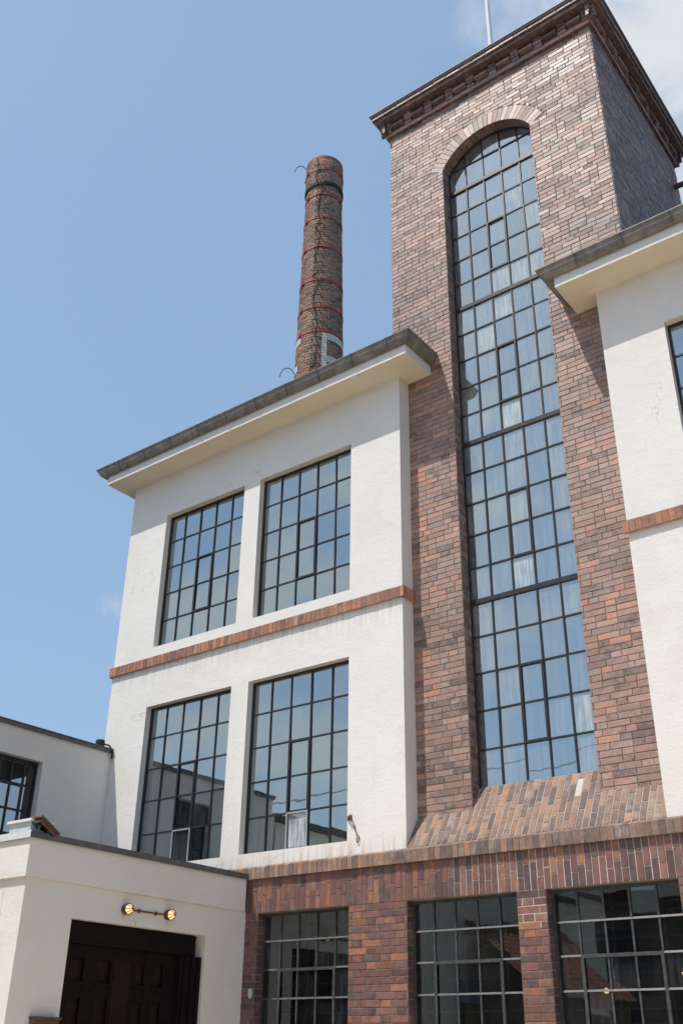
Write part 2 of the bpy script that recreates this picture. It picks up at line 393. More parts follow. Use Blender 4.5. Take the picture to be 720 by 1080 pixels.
def frameT(P, U, Nn):
    P = Vector(P); U = Vector(U); Nn = Vector(Nn)
    return lambda p: P + U*p[0] + Nn*p[1] + Vector((0, 0, p[2]))
FRONT = frameT((0, 0, 0), (1, 0, 0), (0, -1, 0))          # (u=x, n=towards -y, z)

# ------------------------------------------------------------------ steel windows
def window(parent, T, u0, u1, z0, z1, n, cols, rows, casements=(), bar=0.026, rim=0.035, msteel=None, mglass=None, rails=(),
           top=None, dirt=lambda c, r: 0.2, tilt=0.004, frost=(), label=None, rowz=None, depth=0.024, gname='glazing', light_frames=(), putty=False, inner=False):
    msteel = msteel or M_STEEL; mglass = mglass or M_GLASS
    fb = MB()
    cw = (u1-u0)/cols; rh = (z1-z0)/rows
    ztop = lambda u: (top(u) if top else z1)
    zt = z1 if not top else max(top(u0+(u1-u0)*k/20) for k in range(21))
    nr = rows if not top else rows + 2
    zz = [z0 + rh*k for k in range(nr+1)]
    d2 = depth/2
    # outer rim
    fb.box(u0, u0+rim, n-d2-.005, n+d2+.005, z0, ztop(u0+rim*.5), T=T); fb.box(u1-rim, u1, n-d2-.005, n+d2+.005, z0, ztop(u1-rim*.5), T=T)
    fb.box(u0+rim, u1-rim, n-d2-.005, n+d2+.005, z0, z0+rim, T=T)
    if not top: fb.box(u0+rim, u1-rim, n-d2-.005, n+d2+.005, z1-rim, z1, T=T)
    else:
        S = 24
        for k in range(S):
            a, b = u0+(u1-u0)*k/S, u0+(u1-u0)*(k+1)/S
            za, zb = top(a), top(b)
            vs = [T(p) for p in ((a,n-d2,za-rim*1.3),(b,n-d2,zb-rim*1.3),(b,n-d2,zb),(a,n-d2,za),(a,n+d2,za-rim*1.3),(b,n+d2,zb-rim*1.3),(b,n+d2,zb),(a,n+d2,za))]
            fb.idx(vs, [(4,5,6,7),(0,3,2,1),(0,1,5,4),(3,7,6,2)])
    for c in range(1, cols):
        u = u0+cw*c; fb.box(u-bar/2, u+bar/2, n-d2, n+d2, z0+rim, ztop(u)-rim*.5, T=T)
    for k in range(1, nr):
        z = zz[k]; w = 0.062 if k in rails else bar; dd = d2+(0.008 if k in rails else -0.003)
        a, b = u0+rim, u1-rim
        if top:
            while a < b and top(a) < z+bar: a += 0.01
            while b > a and top(b) < z+bar: b -= 0.01
            if b-a < 0.1: continue
        fb.box(a, b, n-dd, n+dd, z-w/2, z+w/2, T=T)
        if putty:
            vs = [T(p) for p in ((a,n+dd-.001,z-w/2),(b,n+dd-.001,z-w/2),(b,n+dd-.001,z+w/2),(a,n+dd-.001,z+w/2),(a,n+dd+.011,z-w/2),(b,n+dd+.011,z-w/2))]
            fb.idx(vs, [(4,5,2,3),(0,1,5,4),(0,4,3),(1,2,5)])
    o = fb.build('window', msteel, parent)
    if label: o['label'] = label
    gb = MB()
    for c in range(cols):
        for k in range(nr):
            a, b, z2, z3 = u0+cw*c, u0+cw*(c+1), zz[k], zz[k+1]
            tx, tz, of = random.gauss(0, tilt), random.gauss(0, tilt), random.uniform(-.002, .002)
            nn = lambda u, z: n - 0.004 + of + tx*(u-(a+b)/2) + tz*(z-(z2+z3)/2)
            dv = dirt(c, k); 
            if (c, k) in frost: dv = 1.6 if mglass is M_GLASS_T else 2.9
            at = (dv, random.random(), random.random())
            if top:
                S = 6; us = [a+(b-a)*i/S for i in range(S+1)]
                for i in range(S):
                    ta, tb = min(z3, top(us[i])), min(z3, top(us[i+1]))
                    if ta <= z2+.002 and tb <= z2+.002: continue
                    ta, tb = max(ta, z2+.001), max(tb, z2+.001)
                    gb.face([T((us[i], nn(us[i], z2), z2)), T((us[i+1], nn(us[i+1], z2), z2)), T((us[i+1], nn(us[i+1], tb), tb)), T((us[i], nn(us[i], ta), ta))], 0, at)
            else:
                gb.face([T((u, nn(u, z), z)) for u, z in ((a, z2), (b, z2), (b, z3), (a, z3))], 0, at)
    gb.build(gname, mglass, o)
    for c0, c1, r0, r1 in casements:
        kb = MB(); a, b, z2, z3 = u0+cw*c0, u0+cw*c1, zz[r0], zz[r1]; w = bar*1.15; f0, f1 = n+d2-.004, n+d2+.009
        kb.box(a-w*.3, a+w, f0, f1, z2-w*.3, z3+w*.3, T=T); kb.box(b-w, b+w*.3, f0, f1, z2-w*.3, z3+w*.3, T=T)
        kb.box(a+w, b-w, f0, f1, z2-w*.3, z2+w, T=T); kb.box(a+w, b-w, f0, f1, z3-w, z3+w*.3, T=T)
        kb.build('casement', msteel, o)
    if inner:
        kb = MB(); m_ = n-.16
        for k in range(nr):
            z = (zz[k]+zz[k+1])/2; kb.box(u0+.02, u1-.02, m_-.01, m_+.01, z-.008, z+.008, T=T)
        for c in range(0, cols+1, 2): u = u0+.04+(u1-u0-.08)*c/cols; kb.box(u-.02, u+.02, m_-.012, m_+.012, z0, z1, T=T)
        kb.build('inner_frame', M_STEEL_G, o)
    for c, k in light_frames:
        kb = MB(); a, b, z2, z3 = u0+cw*c, u0+cw*(c+1), zz[k], zz[k+1]; f0, f1 = n+d2, n+d2+.012; w = .017
        kb.box(a, a+w, f0, f1, z2, z3, T=T); kb.box(b-w, b, f0, f1, z2, z3, T=T)
        kb.box(a+w, b-w, f0, f1, z2, z2+w, T=T); kb.box(a+w, b-w, f0, f1, z3-w, z3, T=T)
        lf = kb.build('vent_frame', M_VENT, o); lf['label'] = 'pale unpainted frame of a small vent pane'
    return o

# ================================================================== SETTING
g = MB(); g.face([(-300,-300,0),(300,-300,0),(300,300,0),(-300,300,0)])
go = g.build('ground', M_ASPH); go['kind'] = 'structure'
g = MB(); g.face([(-7,-24,.004),(16,-24,.004),(16,1,.004),(-7,1,.004)])
go = g.build('courtyard_paving', M_PAVE); go['kind'] = 'structure'

T_ = 0.252                      # plane of the tower front
ZC = 3.724                      # foot of the white walls
# ================================================================== TOWER
tower = thing('brick_tower', 'tall red-brown brick tower with one long arched stairwell window', 'tower', (1.58, 1.9, 0))
TL, TR_, TB_, TTOP = -0.262, 3.431, 3.72, 15.60
WL, WR = 0.746, 2.301
SPR, RISE = 14.2, 0.47
RAD = ((WR-WL)**2/4 + RISE**2)/(2*RISE); AC = SPR + RISE - RAD; AX = (WL+WR)/2
def arch(u): 
    d = min(abs(u-AX), (WR-WL)/2); return AC + math.sqrt(RAD*RAD - d*d)
def tower_wall():
    mb = MB(); D = 0.34
    zb = 3.3
    P = lambda x, z: (x, T_, z)
    # mortar sheet with arched hole
    for a, b in ((TL, WL), (WR, TR_)): mb.face([P(a, zb), P(b, zb), P(b, TTOP), P(a, TTOP)], 1)
    S = 28
    for k in range(S):
        a, b = WL+(WR-WL)*k/S, WL+(WR-WL)*(k+1)/S
        mb.face([P(a, arch(a)), P(b, arch(b)), P(b, TTOP), P(a, TTOP)], 1)
        mb.face([(a, T_, arch(a)), (a, T_+D, arch(a)), (b, T_+D, arch(b)), (b, T_, arch(b))], 1)
    mb.face([(WL, T_, zb), (WL, T_, SPR), (WL, T_+D, SPR), (WL, T_+D, zb)][::-1], 1)
    mb.face([(WR, T_, zb), (WR, T_, SPR), (WR, T_+D, SPR), (WR, T_+D, zb)], 1)
    mb.face([P(WL, zb), P(WR, zb), P(WR, 3.72), P(WL, 3.72)], 1)
    mb.face([(TR_, T_, zb), (TR_, TB_, zb), (TR_, TB_, TTOP), (TR_, T_, TTOP)], 1)
    mb.face([(TL, T_, zb), (TL, T_, TTOP), (TL, TB_, TTOP), (TL, TB_, zb)], 1)
    mb.face([(TR_, TB_, zb), (TL, TB_, zb), (TL, TB_, TTOP), (TR_, TB_, TTOP)], 1)
    mb.face([(TL, T_, TTOP), (TR_, T_, TTOP), (TR_, TB_, TTOP), (TL, TB_, TTOP)], 1)
    # brick skin, front
    z0 = 4.0; RING = 0.25
    def clip(v):
        z = z0 + v; iv = [(0.0, TR_-TL)]
        if z < SPR: return sub(iv, WL-TL, WR-TL)
        r = RAD + RING + 0.01
        dz = z - AC
        if dz < r:
            half = math.sqrt(r*r - dz*dz)
            return sub(iv, AX-half-TL, AX+half-TL)
        return iv
    def bf(u, v):
        z = z0+v
        return 0.10*math.sin(u*2.1+z*0.9)*math.sin(z*1.7)
    brick_field(mb, (TL, T_, z0), (1,0,0), (0,0,1), TR_-TL, TTOP-z0, 0.077, 0, clip, 'mark', 0.008, skip=0.0015, biasf=bf)
    # arch ring of bricks on edge
    a0 = math.asin((WR-WL)/2/RAD); tot = 2*(a0+0.02); n = int(tot*(RAD+RING/2)/0.083)
    for k in range(n):
        t0 = -a0-0.02 + tot*k/n; t1 = -a0-0.02 + tot*(k+1)/n; j = 0.004/RAD
        pts = []
        for r, t in ((RAD+.004, t0+j), (RAD+.004, t1-j), (RAD+RING, t1-j), (RAD+RING, t0+j)):
            pts.append(Vector((AX+r*math.sin(t), T_, AC+r*math.cos(t))))
        h = Vector((0, -0.008+random.uniform(-.002, .002), 0))
        mb.idx(pts+[p+h for p in pts], [(4,5,6,7),(0,1,5,4),(1,2,6,5),(2,3,7,6),(3,0,4,7)], 0, rb(0.0))
        # soffit of the ring, its shade painted in with darker bricks
        q = [Vector((AX+(RAD-.001)*math.sin(t), y, AC+(RAD-.001)*math.cos(t))) for t, y in ((t0+j, T_-.009), (t1-j, T_-.009), (t1-j, T_+.2), (t0+j, T_+.2))]
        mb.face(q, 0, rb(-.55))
    # jamb skins, bricks biased dark to paint in the reveal's shade
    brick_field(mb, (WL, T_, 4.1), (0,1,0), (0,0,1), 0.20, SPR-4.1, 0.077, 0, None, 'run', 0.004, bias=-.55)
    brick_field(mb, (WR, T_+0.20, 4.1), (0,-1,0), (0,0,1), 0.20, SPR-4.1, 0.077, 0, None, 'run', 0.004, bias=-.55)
    # right flank and left flank, shade painted in by darker-biased bricks
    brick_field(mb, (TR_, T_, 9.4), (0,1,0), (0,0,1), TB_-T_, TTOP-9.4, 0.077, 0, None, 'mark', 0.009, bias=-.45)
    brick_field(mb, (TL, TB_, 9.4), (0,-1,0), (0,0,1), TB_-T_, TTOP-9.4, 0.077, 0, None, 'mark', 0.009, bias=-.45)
    brick_field(mb, (TR_, TB_, 9.4), (-1,0,0), (0,0,1), TR_-TL, TTOP-9.4, 0.077, 0, None, 'mark', 0.009)
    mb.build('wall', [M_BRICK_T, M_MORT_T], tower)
tower_wall()
def tower_cornice():
    """corbelled brick cornice: proud course, dentil frieze with stepped headers, two oversailing courses"""
    mb = MB(); zb = 15.60
    sides = [((TL, T_, 0), (1,0,0), TR_-TL), ((TR_, T_, 0), (0,1,0), TB_-T_), ((TR_, TB_, 0), (-1,0,0), TR_-TL), ((TL, TB_, 0), (0,-1,0), TB_-T_)]
    def ring(o, z0, z1): mb.box(TL-o, TR_+o, T_-o, TB_+o, z0, z1, 0, (0.04, 0.2, 0.1))  # near-darkest brick tone: shade under the cornice put into the colour
    ring(0.050, zb-.012, zb+0.066); ring(0.02, zb+0.066, zb+0.30); ring(0.190, zb+0.30, zb+0.375); ring(0.228, zb+0.375, zb+0.45); 
    for P, U, W in sides:
        P = Vector(P); U = Vector(U); V = Vector((0,0,1)); Nn = U.cross(V)
        def course(o, z0, z1, L, bias=0, hh=0.008):
            x = -o; e = W+o
            while x < e-0.02:
                x1 = min(x+L, e)
                brick(mb, P+Nn*o, U, V, Nn, x+.004, x1-.004, z0, z1, hh, rb(bias), 0); x = x1+.002
        course(0.050, zb-.008, zb+0.062, 0.25, 0.1)
        course(0.190, zb+0.304, zb+0.372, 0.125, -0.3); course(0.228, zb+0.379, zb+0.446, 0.25, -0.2)
        nd = int(round(W/0.41)); sp = W/nd
        for k in range(nd+1):
            c = k*sp; a, b = c-0.068, c+0.068
            if k == 0: a = -0.14
            if k == nd: b = W+0.14
            for i in range(3):
                z0 = zb+0.068+i*0.077
                brick(mb, P+Nn*0.02, U, V, Nn, a, b, z0, z0+0.07, 0.05+0.012*i, rb(-.5), 0)  # dentils biased dark, painting in the shadow of the oversailing courses
            if k < nd:
                brick(mb, P+Nn*0.02, U, V, Nn, c+0.075, c+sp-0.075, zb+0.068, zb+0.135, 0.012, rb(-.2), 0)
                brick(mb, P+Nn*0.02, U, V, Nn, c+0.085, c+sp-0.085, zb+0.150, zb+0.205, 0.085, rb(-.35), 0)
                brick(mb, P+Nn*0.02, U, V, Nn, c+0.085, c+sp-0.085, zb+0.222, zb+0.29, 0.02, rb(-.2), 0)
    o = mb.build('cornice', [M_BRICK_T, M_MORT_T], tower)
    fb = MB(); o2 = 0.255
    fb.box(TL-o2, TR_+o2, T_-o2, TB_+o2, zb+0.452, zb+0.482, 0); fb.box(TL-o2-.012, TR_+o2+.012, T_-o2-.012, TB_+o2+.012, zb+0.482, zb+0.50, 0)
    fb.build('flashing', M_FLASH_T, o)
    r = MB(); r.box(TL-.1, TR_+.1, T_-.1, TB_+.1, zb+0.50, zb+0.56); r.build('roof', M_ROOF, tower)
M_FLASH_T = simple('tower_flashing', (0.16, 0.155, 0.15), 0.6, 0.2, 0.15)
tower_cornice()
def tower_sill():
    mb = MB()
    sl = Vector((0, T_, 4.12-ZC)).normalized(); n = Vector((1,0,0)).cross(sl)
    L1 = Vector((0, T_, 4.12-ZC)).length; L2 = L1*0.425/T_
    for x0, x1, L in ((0.0, WL, L1+.02), (WL, WR, L2), (WR, 3.062, L1+.02)):
        p0 = Vector((x0, 0, ZC)); mb.face([p0, p0+Vector((x1-x0,0,0)), p0+Vector((x1-x0,0,0))+sl*L, p0+sl*L], 1)
    x = 0.0; c = 0
    while x < 3.062:
        x1 = min(x+0.077, 3.062); xm = (x+x1)/2
        L = L2 if WL < xm < WR else L1+0.015
        y = 0.0; first = [0.25, 0.12, 0.19][c % 3]; ln = first
        while y < L-0.02:
            y1 = min(y+ln, L)
            wh = 2.01 < xm < 2.087 and 0.2 < y < 0.5
            brick(mb, Vector((0,0,ZC)), Vector((1,0,0)), sl, n, x+.007, x1-.006, y+.006, y1-.006, 0.005, rb(0.0), 2 if wh else 0)
            y = y1; ln = 0.255
        x = x1; c += 1
    mb.build('sloped_sill', [M_BRICK_SL, M_MORT_S, M_MORT_P], tower)
M_BRICK_SL = brick_mat('sill_brick', RAMP_LEDGE, (0.65, 0.85), 0.3, 0.35)
M_MORT_S = mortar('mortar_sill', (0.32, 0.27, 0.23), (0.44, 0.38, 0.33))
tower_sill()
ZW0, RH = 4.355, 0.4719
frost = {(2, 5), (3, 18), (4, 17), (2, 15), (3, 15), (4, 15), (2, 10), (1, 13), (2, 14), (4, 1)}
def tdirt(c, k):
    base = random.choice([0.12, 0.2, 0.3, 0.45, 0.55])
    if 10 <= k < 15 or 7 <= k < 10: base += 0.2
    if c == 4: base += 0.2
    return base
window(tower, FRONT, WL, WR, ZW0, ZW0+RH*20, -0.44, 5, 20, [(2,3,1,3),(2,3,6,8),(2,3,11,13),(2,3,16,18)], bar=0.019, rim=0.028,
       mglass=M_GLASS_T, rails=(5,10,15,20), top=arch, dirt=tdirt, tilt=0.007, frost=frost, depth=0.03)
def tower_inside():
    mb = MB(); n = 60
    for zb, zt in ((4.4, 6.6), (6.8, 9.0), (9.2, 11.3), (11.55, 13.7), (13.9, 14.4)):
        for lo, hi in ((0.79, 1.60), (1.63, 2.29)):
            pr = []
            for k in range(n+1):
                x = lo+(hi-lo)*k/n; pr.append((x, 0.62+0.022*math.sin(k*0.9)+0.012*math.sin(k*2.3+zb)))
            for k in range(n): mb.face([(*pr[k], zb), (*pr[k+1], zb), (*pr[k+1], zt), (*pr[k], zt)])
    mb.build('curtain', M_CURTAIN, tower)
    mb = MB()
    for z in (4.0, 6.70, 9.10, 11.42, 13.80): mb.box(TL+.36, TR_-.36, T_+.62, TB_-.3, z-.12, z)
    mb.box(TL+.36, TR_-.36, 2.6, 2.7, 4.0, 15.3)
    mb.build('stair_landing', M_INT, tower)
    sp = MB(); sp.tube([(TR_, 3.45, 14.86), (TR_+.32, 3.45, 14.83)], 0.05, 10); sp.build('spout', M_COPING, tower)
tower_inside()
fp = MB(); fp.tube([(1.41, 1.0, 16.1), (1.41, 1.0, 22.5)], 0.048, 12, r2=0.034); fp.lathe([(0.12,0),(0.12,.05),(.06,.09),(.05,.3)], (1.41,1.0,16.11), 16)
tag(fp.build('flagpole', M_POLE), 'slim white flagpole rising from the roof of the brick tower', 'flagpole')

# ================================================================== WHITE BUILDINGS
def sweep(mb, path, prof, m=0):
    """profile (outward, z) along a list of plan points with outward offsets by mitre; path: [(x,y,(nx,ny),dz)]"""
    rings = [[Vector((x+nx*o, y+ny*o, z+dz)) for o, z in prof] for x, y, (nx, ny), dz in path]
    k = len(prof)
    for i in range(len(rings)-1):
        for j in range(k):
            a, b = j, (j+1) % k
            mb.face([rings[i][a], rings[i+1][a], rings[i+1][b], rings[i][b]], m)
    mb.face(rings[0][::-1], m); mb.face(rings[-1], m)
def eave(parent, xl, xr, yf, ybl, ybr, zs, wall_l, wall_r, dl=0.0, gx=(1.0, 1.0), side_l=True, side_r=True):
    """soffit slab + fascia + gutter round a flat overhanging roof edge"""
    zf = 0.175
    dz = lambda x: -dl*(xr-x)/(xr-xl)
    mb = MB()
    v = [(xl, yf, zs+dz(xl)), (xr, yf, zs), (xr, ybr, zs), (xl, ybl, zs+dz(xl))]
    t = [(x, y, z+zf) for x, y, z in v]
    mb.idx(v+t, [(3,2,1,0)]); mb.idx(v+t, [(4,5,6,7),(0,1,5,4),(1,2,6,5),(2,3,7,6),(3,0,4,7)], 1)
    e = mb.build('eave', [M_SOFFIT, M_FASCIA], parent)
    prof = [(0.004, zs+zf-.02), (0.03, zs+zf-.03), (0.062, zs+zf-.005), (0.088, zs+zf+.055), (0.106, zs+zf+.12), (0.117, zs+zf+.128), (0.117, zs+zf+.142), (0.102, zs+zf+.146), (0.0, zs+zf+.15)]
    gb = MB()
    path = [(xl, ybl, (-gx[0], 0), dz(xl)), (xl, yf, (-gx[0], -1), dz(xl)), (xr, yf, (gx[1], -1), 0), (xr, ybr, (gx[1], 0), 0)]
    sweep(gb, path, prof)
    gg = gb.build('gutter', M_GUTTER, parent)
    x = xl+0.35
    while x < xr-0.1:
        d = dz(x); sb = MB()      # a seam strap of the gutter
        for (o0, z0), (o1, z1) in zip(prof[1:6], prof[2:7]):
            q = [(x-.012, yf-o0-.004, z0+d-.002), (x+.012, yf-o0-.004, z0+d-.002), (x+.012, yf-o1-.004, z1+d-.002), (x-.012, yf-o1-.004, z1+d-.002)]
            sb.face(q)
            sb.face([(a, b+.003, c) for a, b, c in q][::-1])
        sb.build('strap', M_COPING, gg); x += 0.62
    rb_ = MB(); ym = 4.2; zt = zs+zf+.15
    p = [(xl, yf, zt+dz(xl)), (xr, yf, zt), (xr, 8.3, zt), (xl, 8.3, zt+dz(xl)), (xl+2.2, ym, zt+.7), (xr-2.2, ym, zt+.7)]
    rb_.idx(p, [(0,1,5,4), (1,2,5), (2,3,4,5), (3,0,4)]); rb_.build('roof', M_ROOF, parent)
def string_course(parent, x0, x1, z0, z1, proud, left_wrap=None, right_wrap=None):
    mb = MB()
    mb.box(x0-proud+.004, x1+proud-.004, -proud+.004, -0.001, z0+.004, z1-.004, 1)
    if right_wrap: mb.box(x1+.001, x1+proud-.004, -proud+.004, right_wrap, z0+.004, z1-.004, 1)
    if left_wrap: mb.box(x0-proud+.004, x0-.001, -proud+.004, left_wrap, z0+.004, z1-.004, 1)
    def run(P, U, W):
        P = Vector(P); U = Vector(U); V = Vector((0,0,1)); Nn = U.cross(V); x = 0
        while x < W-.01:
            L = min(0.077, W-x)
            brick(mb, P, U, V, Nn, x+.002, x+L-.003, 0, z1-z0, 0.006, rb(0.22), 0)
            # top and bottom of each brick
            a, b = P+U*(x+.002), P+U*(x+L-.003)
            x += L
    run((x0-proud, -proud+.004, z0), (1,0,0), x1-x0+2*proud)
    if right_wrap: run((x1+proud-.004, -proud, z0), (0,1,0), right_wrap+proud)
    if left_wrap: run((x0-proud+.004, left_wrap, z0), (0,-1,0), left_wrap+proud)
    return mb.build('string_course', [M_BRICK_S, M_MORT_S2], parent)
M_BRICK_S = brick_mat('string_course_brick', [(0, (0.18, 0.105, 0.085)), (1, (0.46, 0.215, 0.12)), (0.4, (0.30, 0.155, 0.115)), (0.75, (0.40, 0.19, 0.12))], (0.6, 0.85), 0.3, 0.35)
M_MORT_S2 = mortar('mortar_string', (0.30, 0.25, 0.21), (0.42, 0.36, 0.31))
ZU = (7.168, 9.481); ZL = (3.892, 6.216)
ZB0, ZB1 = 6.842, 6.992
ZS = 10.328
def white_building(label, xl, xr, wins, name='white_building', depth=8.0, mat_=None):
    b = thing(name, label, 'building', ((xl+xr)/2, 4, 0))
    mb = MB()
    holes = [(a, c, z0, z1) for a, c in wins for z0, z1 in (ZL, ZU)]
    wall_sheet(mb, FRONT, xl, xr, ZC, ZS+.05, 0.34, holes)
    for x, sgn in ((xl, -1), (xr, 1)):
        q = [(x, .34, ZC), (x, depth, ZC), (x, depth, ZS+.05), (x, .34, ZS+.05)]
        mb.face(q if sgn > 0 else q[::-1]); 
    mb.face([(xr, depth, 0), (xl, depth, 0), (xl, depth, ZS+.05), (xr, depth, ZS+.05)])
    mb.build('wall', mat_ or M_WHITE, b)
    ib = MB()
    for z in (ZC+.05, 7.0): ib.box(xl+.3, xr-.05, .36, depth-.1, z-.25, z)
    ib.box(xl+.3, xr-.05, 3.6, 3.7, ZC, ZS); ib.box(xl+.3, xr-.05, .36, 3.6, ZS-.1, ZS+.02)
    ib.box(xl+.30, xl+.34, .36, 3.6, ZC, ZS); ib.box(xr-.09, xr-.05, .36, 3.6, ZC, ZS)
    ib.build('interior', M_INT, b)
    return b
left = white_building('white two-storey building left of the brick tower, four grid windows, under a dark gutter', -5.513, 0.0, [(-4.648, -2.923), (-2.599, -0.852)], mat_=M_WHITE_L)
eave(left, -5.80, 0.392, -0.406, 8.0, T_-.003, ZS, -5.513, 0, dl=0.06, gx=(1.9, 1.1))
string_course(left, -5.513, 0.0, ZB0, ZB1, 0.042, left_wrap=3.0, right_wrap=T_-.004)
lowd = lambda c, k: random.choice([0.03, 0.08, 0.15, 0.3])
for (a, c), tagw in (((-4.648, -2.923), 0), ((-2.599, -0.852), 1)):
    for (z0, z1), lv in ((ZL, 0), (ZU, 1)):
        lab = {(0,0): 'lower left grid window reflecting a dark roofline', (1,0): 'lower right grid window with one pale pane in its bottom row', (0,1): 'upper left grid window', (1,1): 'upper right grid window'}[(tagw, lv)]
        window(left, FRONT, a, c, z0, z1, -0.115, 5, 5, [(2,3,1,3)], bar=0.019, rim=0.028, dirt=lowd, tilt=0.0035, label=lab,
               frost={(2,0)} if (tagw, lv) == (1,0) else (), light_frames=[(2,0)] if lv == 0 else ())
right = white_building('white building right of the brick tower, cut off by the edge of the picture', 3.063, 9.2, [(3.848, 5.60), (5.95, 7.70)])
eave(right, 2.69, 9.6, -0.406, T_-.003, 8.0, ZS, 3.063, 9.2, gx=(1.75, 1.0))
string_course(right, 3.063, 9.2, ZB0, ZB1, 0.042)
for a, c in ((3.848, 5.60), (5.95, 7.70)):
    for z0, z1 in (ZL, ZU):
        window(right, FRONT, a, c, z0, z1, -0.115, 5, 5, [(2,3,1,3)], bar=0.019, rim=0.028, dirt=lowd, tilt=0.0035)

# ================================================================== BRICK GROUND FLOOR
gf = thing('brick_ground_floor', 'dark red brick ground floor with gridded steel windows, below the white walls and tower', 'building', (2, 0.2, 0))
ZH, ZCB, ZCT, SILL = 3.163, 3.566, 3.698, 0.95
GX0, GX1 = -2.70, 9.2
GW = [(-2.212, -0.815), (-0.009, 1.364), (1.701, 3.091), (3.90, 5.30), (5.65, 7.05)]
def ground_floor():
    mb = MB(); holes = [(a, b, SILL, ZH) for a, b in GW]
    wall_sheet(mb, FRONT, GX0, GX1, 0, ZCB, 0.36, holes, 1)
    def clip(v):
        iv = [(0, GX1-GX0)]
        if SILL < v < ZH:
            for a, b in GW: iv = sub(iv, a-GX0, b-GX0)
        return iv
    # bricks laid pier by pier so that each pier starts with a full brick
    spans = []; x = GX0
    for a, b in GW: spans.append((x, a)); x = b
    spans.append((x, GX1))
    bf = lambda u, v: -0.12*(u < 0.3)
    for a, b in spans:
        brick_field(mb, (a, 0, SILL), (1,0,0), (0,0,1), b-a, ZH-SILL, 0.0763, 0, None, 'flem', 0.006, bias=(-.25 if a < -2.3 else 0.02))  # first pier biased darker: shade of the entrance building painted in
    brick_field(mb, (GX0, 0, 0), (1,0,0), (0,0,1), GX1-GX0, SILL, 0.0763, 0, None, 'flem', 0.006)
    for a, b in GW:
        brick_field(mb, (a, 0, SILL), (0,1,0), (0,0,1), 0.13, ZH-SILL, 0.0763, 0, None, 'single', 0.003, bias=-.45)  # both jambs get darker bricks, recess shade painted into the colour
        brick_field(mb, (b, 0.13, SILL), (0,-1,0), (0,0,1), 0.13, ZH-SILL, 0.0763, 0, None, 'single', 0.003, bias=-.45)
    # pale repointed joints between the middle windows
    mb.face([(1.37, -.0015, 2.80), (1.695, -.0015, 2.80), (1.695, -.0015, ZH), (1.37, -.0015, ZH)], 2)
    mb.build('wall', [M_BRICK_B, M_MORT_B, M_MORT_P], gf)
    lb = MB()
    H = ZCB-ZH-.002
    x = GX0+.004; c = 0
    lb.face([(0.55, -.0015, ZH), (3.3, -.0015, ZH), (3.3, -.0015, ZCB), (0.55, -.0015, ZCB)], 1)
    lb.face([(3.3, -.0015, ZH), (GX1, -.0015, ZH), (GX1, -.0015, ZCB), (3.3, -.0015, ZCB)], 2)
    lb.face([(GX0, -.0015, ZH), (0.55, -.0015, ZH), (0.55, -.0015, ZCB), (GX0, -.0015, ZCB)], 2)
    U = Vector((1,0,0)); V = Vector((0,0,1)); Nn = Vector((0,-1,0))
    while x < GX1-.03:
        w = 0.077; cut = [0.265, 0.135, 0.20, 0.135, 0.265][c % 5] + random.uniform(-.01, .01)
        bias = -0.12 if x > 0.5 else 0.06
        brick(lb, Vector((0,-.0015,ZH)), U, V, Nn, x+.005, x+w-.005, 0.002, cut-.005, 0.006, rb(bias), 0)
        brick(lb, Vector((0,-.0015,ZH)), U, V, Nn, x+.005, x+w-.005, cut+.005, H, 0.006, rb(bias), 0)
        x += w; c += 1
    lb.build('soldier_course', [M_BRICK_B, M_MORT_P, M_MORT_B], gf)
    cb = MB(); o = 0.044
    cb.idx([(GX0, -o, ZCB), (GX1, -o, ZCB), (GX1, .05, ZCB), (GX0, .05, ZCB), (GX0, -o, ZCT), (GX1, -o, ZCT), (GX1, -.002, ZC-.003), (GX0, -.002, ZC-.003)],
           [(3,2,1,0), (0,1,5,4), (4,5,6,7), (0,4,7,3), (1,2,6,5)], 1)
    x = GX0
    while x < GX1-.03:
        w = 0.0755 + random.uniform(-.003, .003)
        bias = 0.1 if x < 0.3 else -0.05
        a = rb(bias); x0, x1 = x+.004, x+w-.004; d = random.uniform(-.003, .003); zt = ZCT+random.uniform(-.003, .003)
        cb.idx([(x0, -o-.006+d, ZCB-.003), (x1, -o-.006+d, ZCB-.003), (x1, -o-.006+d, zt), (x0, -o-.006+d, zt), (x0, -.01, ZCB-.003), (x1, -.01, ZCB-.003), (x1, -.001, ZC-.001), (x0, -.001, ZC-.001)],
               [(0,1,2,3), (3,2,6,7), (4,5,1,0), (0,3,7,4), (1,5,6,2)], 0, a)
        x += w
    cb.build('ledge', [M_BRICK_L, M_MORT_S], gf)
    ib = MB()
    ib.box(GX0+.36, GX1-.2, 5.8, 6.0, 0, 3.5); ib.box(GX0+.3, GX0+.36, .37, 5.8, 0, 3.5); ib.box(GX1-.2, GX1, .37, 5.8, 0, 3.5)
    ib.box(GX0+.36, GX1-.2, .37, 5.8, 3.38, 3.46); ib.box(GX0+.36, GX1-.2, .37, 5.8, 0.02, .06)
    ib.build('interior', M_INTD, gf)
M_BRICK_L = brick_mat('ledge_brick', RAMP_LEDGE, (0.55, 0.8), 0.4, 0.35)
ground_floor()
for i, (a, b) in enumerate(GW):
    lab = ['grid window beside the white entrance building', 'middle grid window between two brick piers', 'grid window right of the narrow brick pier', None, None][i]
    window(gf, FRONT, a, b, SILL, ZH, -0.125, 5, 7, [(1,4,3,5)], bar=0.021, rim=0.03, msteel=M_STEEL_G, mglass=M_GLASS_D, dirt=lambda c, k: random.choice([.1,.2,.5,1.2]), label=lab, putty=True, inner=True)

